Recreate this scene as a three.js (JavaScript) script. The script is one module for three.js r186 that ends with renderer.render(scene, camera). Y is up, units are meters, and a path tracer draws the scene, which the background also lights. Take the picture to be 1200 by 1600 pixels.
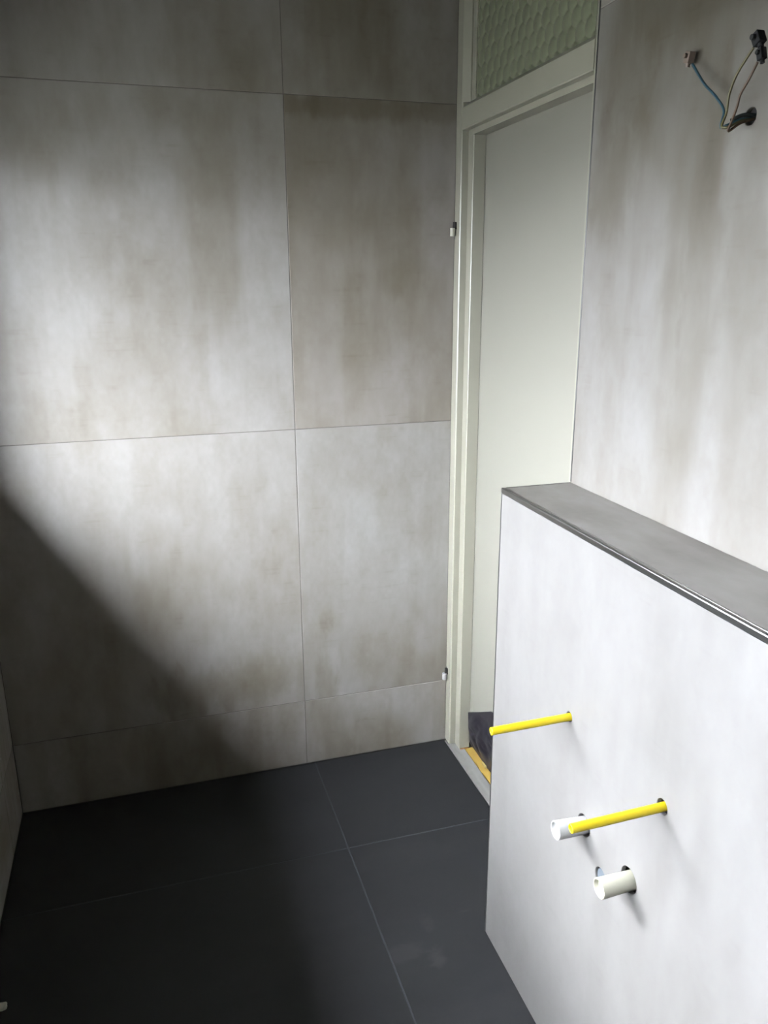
import * as THREE from 'three';
import { mergeGeometries } from 'three/addons/utils/BufferGeometryUtils.js';
import { RoundedBoxGeometry } from 'three/addons/geometries/RoundedBoxGeometry.js';

// ------------------------------------------------------------------ camera, sky, exposure
const scene = new THREE.Scene();
const camera = new THREE.PerspectiveCamera(2 * Math.atan(800 / 1250) * 180 / Math.PI, 1200 / 1600, 0.05, 200);
camera.position.set(-0.9259, 1.5551, 2.322);
camera.rotation.order = 'YXZ';
camera.rotation.set(-0.2813, -0.2947, -0.0047);
scene.add(camera);

const renderer = new THREE.WebGLRenderer({ antialias: true });
renderer.toneMapping = THREE.LinearToneMapping;
renderer.toneMappingExposure = 88;
renderer.shadowMap.enabled = true;
renderer.shadowMap.type = THREE.PCFSoftShadowMap;

const SKYK = 10, EAVE = 0.36;
{ // overcast sky: brighter towards the zenith, the same all the way round
  const W = 64, H = 64, d = new Float32Array(W * H * 4);
  for (let j = 0; j < H; j++) {
    const e = Math.max(0, Math.sin(((j + 0.5) / H - 0.5) * Math.PI));
    const L = (1 + SKYK * e) / (1 + SKYK) * 2.4;
    for (let i = 0; i < W; i++) { const k = (j * W + i) * 4; d[k] = 0.925 * L; d[k + 1] = 0.985 * L; d[k + 2] = 1.1 * L; d[k + 3] = 1; }
  }
  const t = new THREE.DataTexture(d, W, H, THREE.RGBAFormat, THREE.FloatType);
  t.mapping = THREE.EquirectangularReflectionMapping;
  t.magFilter = t.minFilter = THREE.LinearFilter;
  t.needsUpdate = true;
  scene.background = t;
}
// the sun behind the cloud: a broad soft glow coming down through the window on the left
const sun = new THREE.DirectionalLight(0xf2f6ff, 0.16);
sun.position.set(-5.2, 4.6, -2.35); sun.target.position.set(-0.2, 0.6, 1.4);
sun.castShadow = true; sun.shadow.radius = 24;
sun.shadow.mapSize.set(2048, 2048);
Object.assign(sun.shadow.camera, { left: -3, right: 3, top: 3, bottom: -3, near: 0.5, far: 14 });
scene.add(sun, sun.target);

// ------------------------------------------------------------------ helpers
const PI = Math.PI;
function rng(seed) { let s = seed >>> 0; return () => { s = (s + 0x6D2B79F5) | 0; let t = Math.imul(s ^ (s >>> 15), 1 | s); t = (t + Math.imul(t ^ (t >>> 7), 61 | t)) ^ t; return ((t ^ (t >>> 14)) >>> 0) / 4294967296; }; }
function noise2(seed) { // smooth value noise
  const h = (x, y) => { let n = Math.imul(x, 374761393) + Math.imul(y, 668265263) + Math.imul(seed, 974711); n = Math.imul(n ^ (n >>> 13), 1274126177); n ^= n >>> 16; return (n >>> 0) / 4294967296; };
  return (x, y) => { const i = Math.floor(x), j = Math.floor(y); let u = x - i, v = y - j; u = u * u * (3 - 2 * u); v = v * v * (3 - 2 * v);
    return (h(i, j) * (1 - u) + h(i + 1, j) * u) * (1 - v) + (h(i, j + 1) * (1 - u) + h(i + 1, j + 1) * u) * v; };
}
const fbm = (n, x, y, o) => { let s = 0, a = 0.5, t = 0; for (let k = 0; k < o; k++) { s += a * n(x, y); t += a; a *= 0.5; x = x * 2.03 + 17.3; y = y * 2.03 + 9.1; } return s / t; };
const used = {};
function numbered(n) { const k = used[n] = (used[n] ?? -1) + 1; return k ? n + '_' + String(k).padStart(3, '0') : n; }
function tag(o, label, category, group) { o.userData.label = label; o.userData.category = category; if (group) o.userData.group = group; return o; }
function mesh(name, geo, mat, parent) {
  const m = new THREE.Mesh(geo, mat); m.name = numbered(name); m.castShadow = m.receiveShadow = true;
  (parent ?? scene).add(m); return m;
}
function structure(name, label) { const g = new THREE.Group(); g.name = numbered(name); g.userData.kind = 'structure'; g.userData.label = label; scene.add(g); return g; }
function thing(name, label, category, pos = [0, 0, 0], group) { const g = new THREE.Group(); g.name = numbered(name); g.position.set(...pos); tag(g, label, category, group); scene.add(g); return g; }
function box(x0, x1, y0, y1, z0, z1) { const g = new THREE.BoxGeometry(x1 - x0, y1 - y0, z1 - z0); g.translate((x0 + x1) / 2, (y0 + y1) / 2, (z0 + z1) / 2); return g; }
function rbox(x0, x1, y0, y1, z0, z1, r = 0.002) { const g = new RoundedBoxGeometry(x1 - x0, y1 - y0, z1 - z0, 2, r); g.translate((x0 + x1) / 2, (y0 + y1) / 2, (z0 + z1) / 2); return g; }
// a tile w x h, t thick, edges eased, face towards +z, back on z = 0, optional round holes; uv 0..1 over the face
function slab(w, h, t, holes = [], bev = 0.0009) {
  const s = new THREE.Shape(); s.moveTo(bev, bev); s.lineTo(w - bev, bev); s.lineTo(w - bev, h - bev); s.lineTo(bev, h - bev); s.closePath();
  for (const [x, y, r] of holes) { const p = new THREE.Path(); p.absarc(x, y, r + bev, 0, 2 * PI, true); s.holes.push(p); }
  const g = new THREE.ExtrudeGeometry(s, { depth: t - 2 * bev, bevelEnabled: true, bevelThickness: bev, bevelSize: bev, bevelSegments: 1, curveSegments: 36 });
  g.translate(0, 0, bev);
  const p = g.attributes.position, uv = g.attributes.uv;
  for (let i = 0; i < p.count; i++) uv.setXY(i, p.getX(i) / w, p.getY(i) / h);
  return g;
}
// profile given as [u, v] pairs swept straight along an axis
function prism(pts, len) { const s = new THREE.Shape(); pts.forEach(([a, b], i) => i ? s.lineTo(a, b) : s.moveTo(a, b)); s.closePath(); return new THREE.ExtrudeGeometry(s, { depth: len, bevelEnabled: false }); }
function tube(points, r, seg = 40, radial = 10) { return new THREE.TubeGeometry(new THREE.CatmullRomCurve3(points.map((p) => new THREE.Vector3(...p))), seg, r, radial, false); }

// ------------------------------------------------------------------ materials
// cement-look porcelain: cloudy, with washed vertical streaks, thin trowel scratches and darker brown blooms
function cementTexture(seed, wm, hm, o = {}) {
  const px = o.px ?? 420, W = Math.min(1024, Math.max(64, Math.round(wm * px))), H = Math.min(1024, Math.max(64, Math.round(hm * px)));
  const n1 = noise2(seed), n2 = noise2(seed + 71), n3 = noise2(seed + 133), n4 = noise2(seed + 211), d = new Uint8Array(W * H * 4);
  const light = o.light ?? [209, 203, 192], dark = o.dark ?? [150, 138, 114], amount = o.amount ?? 0.45, stains = o.stains ?? [], turn = o.turn, gr = o.grain ?? 0.62, kMin = o.kMin ?? -0.15;
  for (let j = 0; j < H; j++) for (let i = 0; i < W; i++) {
    let x = i / W * wm, y = j / H * hm;
    const sx = turn ? y : x, sy = turn ? x : y;
    const cloud = fbm(n1, sx * 4, sy * 2.6, 5), streak = fbm(n2, sx * 17, sy * 1.9, 4), fine = fbm(n3, sx * 90, sy * 60, 3), scr = fbm(n4, sx * 14, sy * 120, 2);
    let k = amount * (THREE.MathUtils.smoothstep(cloud, 0.38, 0.68) * 0.75 + THREE.MathUtils.smoothstep(streak, 0.42, 0.75) * 0.5);
    for (const [cx, cy, rx, ry, a] of stains) { // blooms, in metres from the tile's lower left corner, their rims broken up by the noise
      const q = Math.hypot((x - cx) / rx, (y - cy) / ry) + (fbm(n2, sx * 22, sy * 7, 4) - 0.5) * 1.5 + (fine - 0.5) * 0.5;
      k += 0.62 * a * (1 - THREE.MathUtils.smoothstep(q, 0.35, 1.15));
    }
    const mott = fbm(n3, sx * 26 + 40, sy * 15, 4), blot = fbm(n4, sx * 9 + 3, sy * 7 + 8, 4);
    k += gr * ((fine - 0.5) * 0.3 + Math.max(0, scr - 0.66) * Math.max(0, mott - 0.45) * 3 + (mott - 0.5) * 0.5 + (blot - 0.5) * 0.4);
    k = Math.min(1.3, Math.max(kMin, k));
    const c = (j * W + i) * 4;
    for (let m = 0; m < 3; m++) d[c + m] = Math.max(0, Math.min(255, light[m] + (dark[m] - light[m]) * k));
    d[c + 3] = 255;
  }
  const t = new THREE.DataTexture(d, W, H, THREE.RGBAFormat); t.colorSpace = THREE.SRGBColorSpace; t.magFilter = THREE.LinearFilter; t.minFilter = THREE.LinearFilter; t.needsUpdate = true;
  return t;
}
const ALBEDO = 0.78;   // keeps the finishes at the mid-grey reflectance that the deep shade in the room calls for
const cement = (seed, w, h, o = {}) => new THREE.MeshStandardMaterial({ map: cementTexture(seed, w, h, o), color: new THREE.Color().setScalar(ALBEDO * (o.tone ?? 0.37)), roughness: o.rough ?? 0.5 });
const std = (color, roughness = 0.6, metalness = 0) => new THREE.MeshStandardMaterial({ color: new THREE.Color(color).multiplyScalar(metalness ? 1 : ALBEDO), roughness, metalness });
const M = {
  core: std(0x4a4743, 0.95), grout: std(0x5f5a53, 0.95), floorGrout: std(0x34373a, 0.95), plaster: std(0x4c4843, 0.95),
  paint: std(0x918e7f, 0.35), leaf: std(0x848176, 0.4), steel: std(0x807e7b, 0.28, 1), dullSteel: std(0x6d6c6b, 0.4, 1),
  yellow: std(0xb39e08, 0.4), whitePlastic: std(0x9a9996, 0.4), creamPlastic: std(0x9b9888, 0.45), greyPlastic: std(0x4d5459, 0.6),
  board: std(0x4a4038, 0.95), dark: std(0x1a1613, 0.9), rawWood: std(0x765024, 0.8),
  blue: std(0x22434d, 0.5), brown: std(0x4d3a26, 0.5), greenYellow: std(0x4f4a26, 0.5), sheath: std(0x1f2826, 0.55), blackPlastic: std(0x030303, 0.85), beigePlastic: std(0x6b5c50, 0.5), copper: std(0xc98a55, 0.35, 1),
};

// ------------------------------------------------------------------ the room
const XL = -1.377, XR = -0.057, ZF = 3.2, YC = 2.62, T = 0.009, J = 0.0016, JF = 0.0028;   // left wall, tiled right wall, front, ceiling, tile thickness, joint
const rows = [[0, 0.233], [0.233, 1.133], [1.133, 2.033], [2.033, YC]];

// floor: large anthracite tiles
{
  const fl = structure('floor', 'floor of large matt anthracite tiles with thin grey joints');
  mesh('screed', box(XL - 0.1, 0.0, -0.12, -T - 0.0005, -0.1, ZF), M.core, fl);
  const cols = [[XL, -0.468], [-0.468, -0.004]], deep = [[0.001, 0.447], [0.447, 1.347], [1.347, 2.247], [2.247, ZF]];
  const dk = { light: [68, 72, 77], dark: [44, 48, 52], amount: 0.7, grain: 1.2, rough: 0.5, tone: 0.088, rough: 0.72, kMin: -3 };
  let n = 0;
  for (const [z0, z1] of deep) for (const [x0, x1] of cols) {
    const w = x1 - x0 - JF, h = z1 - z0 - JF;
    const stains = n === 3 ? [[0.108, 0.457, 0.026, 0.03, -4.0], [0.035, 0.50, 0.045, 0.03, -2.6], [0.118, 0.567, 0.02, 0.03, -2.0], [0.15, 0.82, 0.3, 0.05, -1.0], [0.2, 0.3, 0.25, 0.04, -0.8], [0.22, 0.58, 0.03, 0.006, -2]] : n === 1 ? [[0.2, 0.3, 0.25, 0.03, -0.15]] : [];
    const g = slab(w, h, T); g.rotateX(-PI / 2); g.translate(x0 + JF / 2, -T, z1 - JF / 2);
    mesh('tile', g, cement(900 + n * 13, w, h, { ...dk, stains, turn: true, ...(x0 > -0.5 ? { light: [70, 72, 75] } : {}) }), fl); n++;
  }
  const bars = [box(-0.468 - JF / 2 - 0.0003, -0.468 + JF / 2 + 0.0003, -T, -0.0006, 0, ZF)];
  for (const z of [0.447, 1.347, 2.247]) bars.push(box(XL, -0.004, -T, -0.0006, z - JF / 2 - 0.0003, z + JF / 2 + 0.0003));
  mesh('grout', mergeGeometries(bars), M.floorGrout, fl);
}
mesh('ceiling', box(XL - 0.3, 0.16, YC, YC + 0.15, -0.2, ZF + 0.2), M.plaster).userData = { kind: 'structure', label: 'bare plaster ceiling' };

// back wall, facing the camera
{
  const wb = structure('wall_back', 'back wall of large warm grey cement-look tiles');
  mesh('wall_core', box(XL - 0.3, 1.3, -0.15, YC, -0.2, -T - 0.0005), M.core, wb);
  const looks = { // stains per tile: [row, column]
    '0,0': { stains: [[0.5, 0.1, 0.2, 0.1, 0.3]] }, '0,1': { stains: [[0.1, 0.1, 0.07, 0.14, 0.4], [0.32, 0.06, 0.2, 0.08, 0.25]] },
    '1,0': { stains: [[0.62, 0.1, 0.3, 0.09, 0.65], [0.5, 0.42, 0.12, 0.25, 0.25], [0.25, 0.3, 0.2, 0.3, 0.2]], amount: 0.28 },
    '1,1': { light: [210, 205, 195], stains: [[0.06, 0.1, 0.05, 0.16, 0.6], [0.3, 0.15, 0.22, 0.16, 0.3]], amount: 0.32 },
    '2,0': { stains: [[0.66, 0.55, 0.09, 0.22, 0.32], [0.28, 0.78, 0.08, 0.16, 0.35], [0.6, 0.83, 0.25, 0.05, 0.2], [0.5, 0.25, 0.4, 0.12, 0.08]], amount: 0.36 },
    '2,1': { stains: [[0.25, 0.875, 0.45, 0.035, 0.7], [0.08, 0.68, 0.16, 0.3, 0.25], [0.38, 0.55, 0.22, 0.25, 0.25], [0.3, 0.42, 0.2, 0.06, 0.2], [0.35, 0.2, 0.3, 0.2, 0.12]], amount: 0.4, light: [206, 198, 186] },
    '3,0': { stains: [[0.75, 0.12, 0.18, 0.2, 0.4], [0.3, 0.2, 0.25, 0.3, 0.2]] }, '3,1': { stains: [[0.35, 0.2, 0.3, 0.3, 0.35]] },
  };
  const cols = [[XL, -0.495], [-0.495, 0.0005]];
  rows.forEach(([y0, y1], r) => cols.forEach(([x0, x1], c) => {
    const w = x1 - x0 - J, h = y1 - y0 - J, g = slab(w, h, T); g.translate(x0 + J / 2, y0 + J / 2, -T);
    mesh('tile', g, cement(20 + r * 31 + c * 7, w, h, looks[r + ',' + c]), wb);
  }));
  const bars = rows.slice(1).map(([y]) => box(XL, -0.003, y - J / 2 - 0.0003, y + J / 2 + 0.0003, -T, -0.0008));
  bars.push(box(-0.495 - J / 2 - 0.0003, -0.495 + J / 2 + 0.0003, 0, YC, -T, -0.0008));
  mesh('grout', mergeGeometries(bars), M.grout, wb);
}

// left wall with the window that lights the room
const WZ0 = 0.2, WZ1 = 2.15, WY0 = 1.08, WY1 = 1.87, WT = 0.14;
{
  const wl = structure('wall_left', 'left wall of grey cement-look tiles with the window in it');
  const x0 = XL - WT, x1 = XL - T - 0.0005;
  mesh('wall_core', mergeGeometries([
    box(x0, x1, -0.15, WY0, -0.009, ZF), box(x0, x1, WY1, YC, -0.009, ZF), box(x0, x1, WY0, WY1, -0.009, WZ0), box(x0, x1, WY0, WY1, WZ1, ZF),
  ]), M.core, wl);
  const ys = [0, 0.233, WY0, WY1, YC], zs = [0, WZ0, WZ1, 2.7, ZF];
  const mats = [cement(301, 0.9, 0.9), cement(307, 0.9, 0.9)];
  for (let a = 0; a < 4; a++) for (let b = 0; b < 4; b++) {
    if (a === 2 && b === 1) continue;
    const w = zs[b + 1] - zs[b] - J, h = ys[a + 1] - ys[a] - J, g = slab(w, h, T);
    g.rotateY(PI / 2); g.translate(XL - T, ys[a] + J / 2, zs[b + 1] - J / 2);
    mesh('tile', g, mats[(a + b) % 2], wl);
  }
  const win = structure('window_1', 'white framed window in the left wall');
  const fx0 = XL - WT + 0.02, fx1 = fx0 + 0.06;
  mesh('window_frame', mergeGeometries([
    box(fx0, fx1, WY0, WY0 + 0.045, WZ0, WZ1), box(fx0, fx1, WY1 - 0.045, WY1, WZ0, WZ1),
    box(fx0, fx1, WY0 + 0.045, WY1 - 0.045, WZ0, WZ0 + 0.045), box(fx0, fx1, WY0 + 0.045, WY1 - 0.045, WZ1 - 0.045, WZ1),
  ]), M.leaf, win);
  mesh('pane', box(fx0 + 0.03, fx0 + 0.036, WY0 + 0.045, WY1 - 0.045, WZ0 + 0.045, WZ1 - 0.045), new THREE.MeshPhysicalMaterial({ color: 0xffffff, transmission: 1, thickness: 0, roughness: 0.02, ior: 1.45 }), win);
  mesh('window_sill', box(fx1, XL + 0.01, WY0 - 0.02, WY0, WZ0, WZ1), std(0xb8b5ae, 0.5), win);
}
if (EAVE > 0) mesh('roof_eave', box(XL - WT - EAVE, XL - WT - 0.001, WY1 + 0.02, WY1 + 0.1, -1.5, 4), M.plaster).userData = { kind: 'structure', label: 'eave over the window outside' };
mesh('ground', box(-40, XL - WT, -3.3, -3.1, -30, 30), std(0x2c2d27, 0.95)).userData = { kind: 'structure', label: 'yard below the window' };

// front wall behind the camera
{
  const wf = structure('wall_front', 'wall of anthracite tiles behind the camera');
  mesh('wall_core', box(XL - 0.28, 0.16, -0.15, YC, ZF + T, ZF + 0.15), M.core, wf);
  const m = cement(401, 0.66, 0.9, { light: [70, 72, 75], dark: [46, 48, 52] });
  rows.forEach(([y0, y1]) => [[XL, -0.717], [-0.717, XR]].forEach(([a, b]) => { const g = slab(b - a - J, y1 - y0 - J, T); g.rotateY(PI); g.translate(b - J / 2, y0 + J / 2, ZF + T); mesh('tile', g, m, wf); }));
}

// right wall: tiled skin standing proud of the door frame
const ZE = 0.839;
{
  const wr = structure('wall_right', 'right wall of large warm grey cement-look tiles');
  mesh('wall_core', mergeGeometries([box(XR + T + 0.0005, 0.15, -0.15, YC, ZE + 0.002, ZF + T), box(0.002, 0.15, -0.15, YC, 0.775, ZE + 0.002)]), M.core, wr);
  const zs = [ZE + 0.003, 1.739, 2.639, ZF];
  rows.forEach(([y0, y1], r) => { for (let b = 0; b < 3; b++) {
    const w = zs[b + 1] - zs[b] - J, h = y1 - y0 - J, hole = r === 2 && b === 0 ? [[1.273 - zs[0] - J / 2, 1.779 - y0 - J / 2, 0.012]] : [];
    const g = slab(w, h, T, hole); g.rotateY(-PI / 2); g.translate(XR + T, y0 + J / 2, zs[b] + J / 2);
    const o = r === 2 && b === 0 ? { px: 700, tone: 0.255, amount: 0.4, stains: [[0.35, 0.85, 0.6, 0.12, 0.4], [0.1, 0.6, 0.14, 0.12, 0.4], [0.2, 0.55, 0.2, 0.25, 0.35], [0.36, 0.36, 0.05, 0.32, 0.35], [0.45, 0.5, 0.04, 0.35, 0.3], [0.1, 0.75, 0.12, 0.1, 0.25], [0.28, 0.22, 0.04, 0.3, 0.22], [0.3, 0.85, 0.3, 0.06, 0.3]] } : { px: 200 };
    mesh('tile', g, cement(501 + r * 17 + b * 5, w, h, o), wr);
  } });
  mesh('grout', mergeGeometries(rows.slice(1).map(([y]) => box(XR + 0.0008, XR + T, y - J / 2 - 0.0003, y + J / 2 + 0.0003, ZE + 0.003, ZF))), M.grout, wr);
  mesh('edge_profile', rbox(XR - 0.0005, XR + T + 0.002, 1.1385, YC, ZE, ZE + 0.0032, 0.0006), M.dullSteel, wr).userData.label = 'thin dark metal edge strip';
  // the hole for the lamp cable goes into the masonry
  const hg = new THREE.CylinderGeometry(0.0118, 0.0118, 0.0006, 32); hg.rotateZ(PI / 2); hg.translate(XR + T - 0.0001, 1.779, 1.273);
  mesh('cable_hole', hg, M.dark, wr).userData.label = 'dark round hole drilled for the lamp cable';
}

// half-height partition
const XP = -0.219, HP = 1.1375;
const holesP = [[1.164, 0.780, 0.0095], [1.444, 0.783, 0.0125], [1.238, 0.599, 0.0205], [1.381, 0.597, 0.0220], [1.302, 0.538, 0.0172]];
{
  const wp = structure('wall_partition', 'half-height partition faced with one large pale grey tile');
  const z0 = ZE + 0.002, z1 = 2.039;
  mesh('wall_core', box(-0.178, XR, -0.15, HP - T - 0.0005, z0 + 0.004, ZF + T), M.board, wp);
  { const w = z1 - z0 - 0.003, h = HP - 0.011, g = slab(w, h, T, holesP.map(([z, y, r]) => [z - z0 - 0.003, y, r])); g.rotateY(-PI / 2); g.translate(XP + T, 0.0005, z0 + 0.003);
    mesh('tile', g, cement(611, w, h, { px: 800, tone: 0.235, grain: 0.45, amount: 0.22, light: [212, 208, 201], dark: [158, 152, 143], stains: [[0.55, 0.85, 0.2, 0.1, 0.12], [0.72, 0.62, 0.12, 0.2, 0.16], [0.1, 0.12, 0.25, 0.1, 0.12], [0.45, 0.06, 0.1, 0.1, 0.2], [0.6, 0.3, 0.1, 0.3, 0.1]] }), wp); }
  { const w = ZF - z1 - J, h = HP - 0.011, g = slab(w, h, T); g.rotateY(-PI / 2); g.translate(XP + T, 0.0005, z1 + J); mesh('tile', g, cement(612, w, h, { px: 150 }), wp); }
  { const w = XR - XP - 0.0105, h = 1.2, g = slab(w, h, T); g.rotateX(-PI / 2); g.translate(XP + 0.0098, HP - T, z0 + 0.003 + h); mesh('tile', g, cement(613, w, h, { px: 600, tone: 0.44, amount: 0.5, light: [196, 190, 182], dark: [138, 130, 120], stains: [[0.1, 0.75, 0.08, 0.1, 0.3], [0.08, 0.45, 0.08, 0.12, 0.3]] }), wp).userData.label = 'grey tile laid flat as the ledge'; }
  mesh('grout', box(XP + T, -0.178, -0.1, 0.004, z0 + 0.004, ZF), M.grout, wp);
  { const w = ZE + 0.0; const g = slab(0.15, HP - 0.011, T); g.rotateY(PI); g.translate(XR - 0.004, 0.0005, z0 + T - 0.002); mesh('tile', g, M.creamTile ?? (M.creamTile = cement(614, 0.15, 1.1, { px: 200 })), wp).userData.label = 'narrow end tile facing the door frame'; }
  // stainless trim: square bead with a groove along the front edge, slim strips on the end
  const pr = [[0, -0.0112], [0.0035, -0.0112], [0.0035, -0.0104], [0.0096, -0.0104], [0.0096, -0.0002], [0.0088, 0.0004], [0.0066, 0.0004], [0.0060, -0.0014], [0.0052, -0.0014], [0.0046, 0.0004], [0.0012, 0.0004], [0, -0.0008], [-0.0006, -0.0022], [-0.0006, -0.0100]];
  const tg = prism(pr, ZF - z0); tg.translate(XP, HP, z0);
  mesh('edge_profile', tg, M.steel, wp).userData.label = 'brushed steel trim along the top front edge';
  mesh('edge_profile', rbox(XP - 0.0006, XP + T, 0.0005, HP - 0.011, z0 - 0.0002, z0 + 0.0028, 0.0006), M.dullSteel, wp).userData.label = 'slim steel strip down the end of the partition';
  mesh('edge_profile', rbox(XP + 0.0098, XR - 0.0005, HP - T, HP + 0.0004, z0 - 0.0002, z0 + 0.0028, 0.0006), M.dullSteel, wp).userData.label = 'slim steel strip across the end of the ledge';
}

// ------------------------------------------------------------------ door, frame and fanlight
const ZD = 0.773;   // the frame runs from z = 0 to ZD
{
  const dr = structure('door_1', 'cream painted door frame with a plain white door and a glazed fanlight');
  // jamb section in x (depth) and z: face, step, stop, rebate
  const sec = [[0, 0], [0, 0.037], [0.003, 0.040], [0.022, 0.040], [0.022, 0.074], [0.024, 0.076], [0.059, 0.076], [0.059, 0.052], [0.12, 0.052], [0.12, 0]];
  const up = (pts, y0, y1) => { const g = prism(pts.map(([x, z]) => [x, -z]), y1 - y0); g.rotateX(-PI / 2); g.translate(0, y0, 0); return g; };
  const yb = 0.022;
  mesh('jamb', up(sec, 0.004, 2.5), M.paint, dr);
  mesh('jamb', up(sec.map(([x, z]) => [x, ZD - z]).reverse(), 0.004, 2.5), M.paint, dr);
  // transom rail: same section on its side, running along z
  const along = (pts, z0, z1) => { const g = prism(pts, z1 - z0); g.translate(0, 0, z0); return g; };
  mesh('transom_rail', along([[0, 1.962], [0.002, 1.960], [0.0212, 1.960], [0.0212, 1.945], [0.0597, 1.945], [0.0597, 1.968], [0.12, 1.968], [0.12, 2.026], [0.0, 2.016]], 0.0405, ZD - 0.0405), M.paint, dr);
  mesh('head_rail', box(0, 0.12, 2.44, 2.5, 0.041, ZD - 0.041), M.paint, dr);
  // glazing beads round the fanlight, sloping in to the glass
  mesh('glazing_bead', along([[0.001, 2.0163], [0.026, 2.0185], [0.026, 2.031], [0.018, 2.031]], 0.041, ZD - 0.041), M.paint, dr);
  mesh('glazing_bead', up([[0.001, 0.0405], [0.018, 0.055], [0.026, 0.055], [0.026, 0.0405]], 2.031, 2.44), M.paint, dr);
  mesh('glazing_bead', up([[0.001, ZD - 0.0405], [0.026, ZD - 0.0405], [0.026, ZD - 0.055], [0.018, ZD - 0.055]], 2.031, 2.44), M.paint, dr);
  // figured glass: rows of staggered lens-shaped dimples
  { const y0 = 2.024, y1 = 2.44, z0 = 0.042, z1 = ZD - 0.042, ny = 150, nz = 260, P = [], I = [], cell = 0.04, rowH = cell * 0.866;
    const bump = (z, y) => { let best = 9; const r = Math.round(y / rowH); for (let k = r - 1; k <= r + 1; k++) { const off = (k & 1) * cell / 2, c = Math.round((z - off) / cell); best = Math.min(best, Math.hypot(z - (c * cell + off), y - k * rowH)); } const q = Math.min(1, best / (cell * 0.56)); return 0.006 * Math.sqrt(1 - q * q * 0.98); };
    for (let j = 0; j <= ny; j++) for (let i = 0; i <= nz; i++) { const y = y0 + (y1 - y0) * j / ny, z = z0 + (z1 - z0) * i / nz; P.push(0.031 - bump(z - z0, y - y0), y, z); }
    for (let j = 0; j < ny; j++) for (let i = 0; i < nz; i++) { const a = j * (nz + 1) + i, b = a + 1, c = a + nz + 1, e = c + 1; I.push(a, b, c, b, e, c); }
    const g = new THREE.BufferGeometry(); g.setAttribute('position', new THREE.Float32BufferAttribute(P, 3)); g.setIndex(I); g.computeVertexNormals();
    mesh('pane', g, new THREE.MeshPhysicalMaterial({ color: 0x787b64, transmission: 0.3, thickness: 0, roughness: 0.35, ior: 1.5, side: THREE.DoubleSide }), dr).userData.label = 'green tinted figured glass with rows of dimples'; }
  mesh('door_leaf', rbox(0.0605, 0.1, 0.105, 1.962, 0.055, ZD - 0.055, 0.002), M.leaf, dr).userData.label = 'plain off-white door leaf';
  // hinge knuckles left on the bathroom side of the frame
  for (const [y, m] of [[1.700, M.creamPlastic], [0.262, M.whitePlastic]]) {
    const h = mesh('hinge', rbox(-0.002, 0.006, y - 0.028, y + 0.022, 0.0005, 0.003, 0.001), M.dullSteel, dr);
    const kn = new THREE.CylinderGeometry(0.0078, 0.0078, 0.022, 20); kn.translate(-0.0105, y - 0.009, 0.0112);
    mesh('knuckle', kn, m, h); 
    const pin = new THREE.CylinderGeometry(0.0055, 0.0065, 0.020, 16); pin.translate(-0.004, y + 0.009, 0.0105);
    mesh('pin', pin, M.dark, h);
  }
  mesh('frame_foot', rbox(0.026, 0.058, -0.029, 0.0035, 0.045, 0.08, 0.0015), M.rawWood, dr).userData.label = 'raw wood foot of the frame';
}
{ // closed, unlit landing beyond the door
  const hl = structure('wall_landing', 'dark landing beyond the door');
  mesh('wall_core', mergeGeometries([box(1.2, 1.3, -0.15, YC, -0.009, 1.2), box(0.151, 1.3, -0.15, YC, 1.2, 1.3), box(0.161, 1.3, YC - 0.05, YC + 0.1, -0.009, 1.3), box(0, 1.2, -0.15, -0.03, -0.009, 0.7745), box(0.151, 1.2, -0.15, -0.03, 0.7745, 1.2), box(0, 0.151, 2.501, YC, 0, 0.7745)]), M.plaster, hl);
}

// ------------------------------------------------------------------ threshold, foam and black film under the door
mesh('threshold_strip', (() => { const g = rbox(-0.0035, 0.042, -0.0295, 0.001, 0.006, ZD - 0.006, 0.002); return g; })(), cement(701, 0.05, 0.7, { px: 300, light: [205, 204, 194], dark: [150, 148, 140], amount: 0.7, rough: 0.8, tone: 0.56 }));
scene.getObjectByName('threshold_strip').userData = { label: 'worn grey threshold strip between the dark floor tiles and the yellow strip', category: 'threshold' };
{ const P = [], n = 40, r = rng(5); // rough-cut board edge
  const g = new THREE.BoxGeometry(0.03, 0.03, 0.66, 3, 3, n); const p = g.attributes.position, no = noise2(77);
  for (let i = 0; i < p.count; i++) { const z = p.getZ(i); p.setX(i, p.getX(i) + (no(z * 45, p.getY(i) * 60) - 0.5) * 0.006 + (p.getX(i) > 0 ? 0.006 * no(z * 12, 3) : 0)); if (p.getY(i) > 0) p.setY(i, p.getY(i) + (no(z * 30, p.getX(i) * 80 + 9) - 0.5) * 0.008); }
  g.computeVertexNormals(); g.translate(0.0595, -0.0145, 0.41);
  tag(mesh('foam_strip', g, std(0x9c8036, 0.85)), 'rough yellow insulation strip lying along the threshold below the door', 'insulation'); }
tag(mesh('foam_scrap', (() => { const g = new RoundedBoxGeometry(0.022, 0.012, 0.03, 3, 0.005); const p = g.attributes.position, no = noise2(12); for (let i = 0; i < p.count; i++) p.setXYZ(i, p.getX(i) + (no(p.getZ(i) * 90, 1) - 0.5) * 0.006, p.getY(i), p.getZ(i) + (no(p.getX(i) * 90, 5) - 0.5) * 0.006); g.computeVertexNormals(); g.translate(0.066, 0.0115, 0.205); return g; })(), std(0x9c8c50, 0.85)), 'small pale yellow foam scrap on top of the insulation strip', 'foam scrap');
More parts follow.
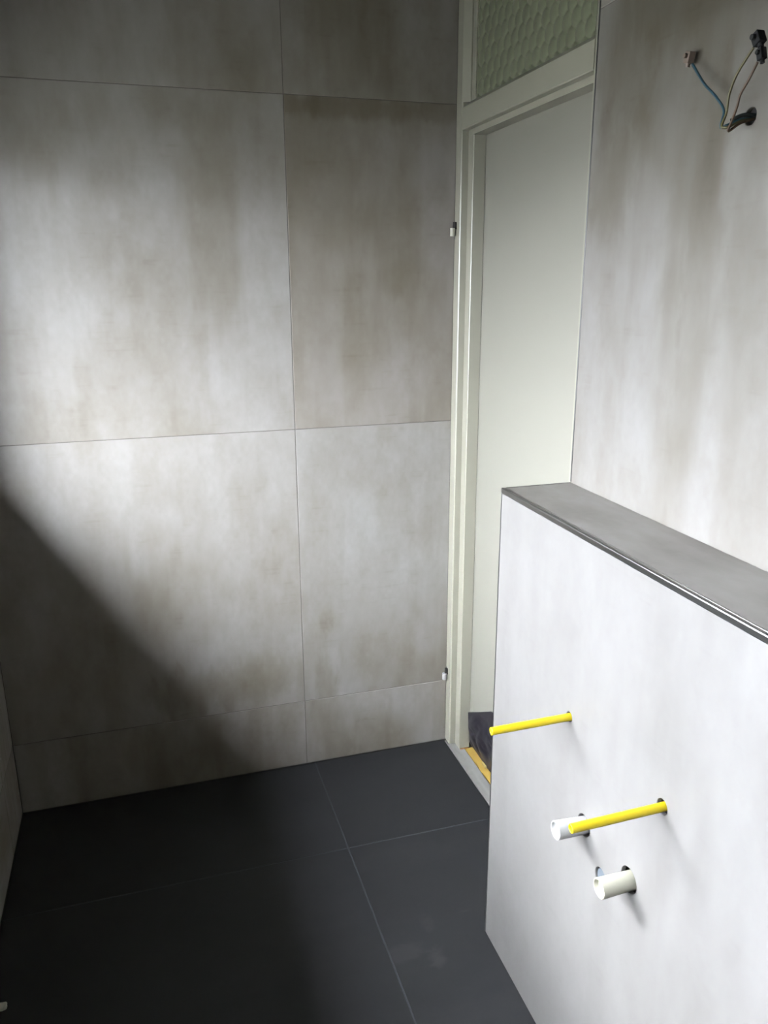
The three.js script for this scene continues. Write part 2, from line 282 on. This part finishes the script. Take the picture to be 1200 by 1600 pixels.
{ // crumpled black film pushed under and up against the door
  const nu = 70, nv = 46, P = [], I = [], a = noise2(31), b = noise2(47), smooth = (t) => t * t * (3 - 2 * t);
  for (let j = 0; j <= nv; j++) for (let i = 0; i <= nu; i++) {
    const u = i / nu, v = j / nv, z = 0.079 + u * 0.55, top = 0.128 + Math.min(0.11, (z - 0.079) * 0.6);
    const y = 0.014 + 0.02 * Math.max(0, 0.25 - u) + v * (top - 0.006);
    let x = 0.061 - 0.010 * smooth(Math.min(1, v * 1.6));
    const ridge = (q) => Math.abs(2 * q - 1);
    const env = Math.sin(PI * Math.min(1, v * 1.05)) ;
    x -= env * (0.016 * ridge(a(z * 13 + v * 2.5, v * 2.6 - z * 9)) + 0.004 * ridge(b(z * 34 - v * 6, v * 7 + z * 16)) ) * Math.min(1, u * 12) - 0.002 * env;
    P.push(x, y, z);
  }
  for (let j = 0; j < nv; j++) for (let i = 0; i < nu; i++) { const q = j * (nu + 1) + i; I.push(q, q + 1, q + nu + 1, q + 1, q + nu + 2, q + nu + 1); }
  const g = new THREE.BufferGeometry(); g.setAttribute('position', new THREE.Float32BufferAttribute(P, 3)); g.setIndex(I); g.computeVertexNormals();
  tag(mesh('plastic_film', g, new THREE.MeshStandardMaterial({ color: 0x18161c, roughness: 0.36, side: THREE.DoubleSide })), 'crumpled black plastic film bunched up below the white door', 'plastic film');
}

// ------------------------------------------------------------------ fittings in the partition
function hollow(ri, ro, len, wallEnd, depthIn, base = 1) { // open end at +len, closed plug depthIn behind it; runs along -x from x = 0
  const c = 0.0008, pts = [[0, len - depthIn], [ri, len - depthIn], [ri, len - c], [ri + c, len], [ro - c, len], [ro, len - c], [ro, -wallEnd], [0, -wallEnd]].map(([x, y]) => new THREE.Vector2(y === -wallEnd ? x * base : x, y));
  const g = new THREE.LatheGeometry(pts, 40); g.rotateZ(PI / 2); return g;
}
function yellowTube(y, z, len, label, tilt) {
  const g = thing('bolt_sleeve', label, 'tube', [XP, y, z], undefined);
  mesh('sleeve', hollow(0.0045, 0.0073, len, 0.035, 0.006), M.yellow, g);
  g.rotation.set(0, tilt[0], tilt[1]);
  return g;
}
yellowTube(0.780, 1.164, 0.157, 'thin yellow tube sticking out of the pale partition, the one nearest the door', [0, 0.01]);
yellowTube(0.783, 1.444, 0.156, 'thin yellow tube sticking out of the pale partition in front of the white pipe stub', [0, 0.02]);
function pipeStub(y, z, len, m, inner, label, ri) {
  const g = thing('pipe_stub', label, 'pipe', [XP, y, z]);
  const c = mesh('pipe', hollow(ri, 0.0172, len, 0.035, 0.012, 0.88), m, g);
  const cap = new THREE.CylinderGeometry(ri - 0.0006, ri - 0.0006, 0.003, 32); cap.rotateZ(PI / 2); cap.translate(-len + 0.0098, 0, 0);
  mesh('cap', cap, inner, g);
  return g;
}
pipeStub(0.600, 1.238, 0.058, M.whitePlastic, M.whitePlastic, 'white plastic pipe stub on the partition, partly behind a yellow tube', 0.0142).rotation.z = -0.03;
pipeStub(0.596, 1.381, 0.056, M.creamPlastic, M.creamPlastic, 'short cream plastic pipe stub on the partition, the lowest fitting of all', 0.0142).rotation.z = 0.02;
{ const g = new THREE.LatheGeometry([[0.0, 0.0115], [0.0142, 0.0115], [0.0158, 0.0100], [0.0158, -0.028], [0, -0.028]].map(([x, y]) => new THREE.Vector2(x, y)), 32); g.rotateZ(PI / 2); g.translate(XP + 0.0145, 0.537, 1.302);
  tag(mesh('pipe_end', g, M.greyPlastic), 'small blue-grey pipe end recessed in a hole beside the cream pipe stub', 'pipe'); }

// ------------------------------------------------------------------ loose lamp wires on the right wall
function wire(name, mat, pts, label, endGeo, endMat) {
  const g = thing(name, label, 'wire', pts[0]);
  const o = new THREE.Vector3(...pts[0]);
  const t = tube(pts, 0.0019, 60, 8); t.translate(-o.x, -o.y, -o.z); mesh('insulation', t, mat, g);
  endGeo.translate(-o.x, -o.y, -o.z); const b = mesh('connector', endGeo, endMat, g);
  return g;
}
function terminal(x, y, z, w, h, d, rot, rim) { // two-way screw terminal: block with a round screw tower
  const a = new RoundedBoxGeometry(w, h, d, 2, 0.0015), t = new THREE.CylinderGeometry(w * 0.28, w * 0.32, d * 0.5, 16).toNonIndexed(); t.rotateZ(PI / 2); t.translate(-w * 0.6, h * 0.1, 0);
  const s = new THREE.CylinderGeometry(w * 0.3, w * 0.3, h * 0.35, 16).toNonIndexed(); s.translate(0, -h * 0.6, 0);
  const g = mergeGeometries([a, t, s]); g.rotateX(rot); g.translate(x, y, z); return g;
}
const hole = [XR + 0.008, 1.776, 1.273];
wire('blue_wire', M.blue, [hole, [-0.07, 1.775, 1.272], [-0.092, 1.766, 1.266], [-0.094, 1.765, 1.2585], [-0.09, 1.786, 1.257], [-0.088, 1.808, 1.236], [-0.082, 1.8345, 1.197], [-0.072, 1.8725, 1.150]], 'blue wire hanging from the dark hole in the wall with a beige connector', terminal(-0.070, 1.8845, 1.138, 0.012, 0.017, 0.013, 0.25), M.beigePlastic);
wire('earth_wire', M.greenYellow, [hole, [-0.072, 1.772, 1.274], [-0.094, 1.763, 1.270], [-0.095, 1.766, 1.2615], [-0.09, 1.782, 1.262], [-0.09, 1.809, 1.265], [-0.09, 1.830, 1.276], [-0.09, 1.846, 1.292], [-0.089, 1.857, 1.303]], 'yellowish wire rising from the dark hole to the upper black connector', terminal(-0.089, 1.866, 1.311, 0.013, 0.017, 0.014, -0.5), M.blackPlastic);
wire('brown_wire', M.brown, [hole, [-0.074, 1.769, 1.276], [-0.096, 1.757, 1.277], [-0.094, 1.766, 1.279], [-0.09, 1.789, 1.284], [-0.09, 1.801, 1.287], [-0.09, 1.819, 1.302], [-0.089, 1.837, 1.314]], 'brown wire rising from the dark hole to the lower black connector', terminal(-0.089, 1.8455, 1.320, 0.010, 0.016, 0.010, -0.3), M.blackPlastic);
{ const g = tube([[XR + 0.008, 1.781, 1.273], [-0.07, 1.780, 1.272], [-0.085, 1.773, 1.268]], 0.0026, 20, 12);
  tag(mesh('cable_sheath', g, M.sheath), 'short dark grey cable sheath poking out of the round wall hole', 'cable'); }

// small pale crumb of mortar at the foot of the left wall
{ const g = new THREE.IcosahedronGeometry(0.011, 3), p = g.attributes.position, no = noise2(88);
  for (let i = 0; i < p.count; i++) { const x = p.getX(i), y = p.getY(i), z = p.getZ(i), k = 0.8 + 0.45 * no(x * 160 + 9 + z * 60, y * 160 + 5); p.setXYZ(i, x * k * 1.15, Math.max(-0.006, y * k * 0.8), z * k); }
  g.computeVertexNormals(); g.translate(-1.338, 0.0062, 0.727);
  tag(mesh('mortar_crumb', g, M.creamPlastic), 'small pale crumb lying on the dark floor at the left edge', 'debris'); }

renderer.render(scene, camera);
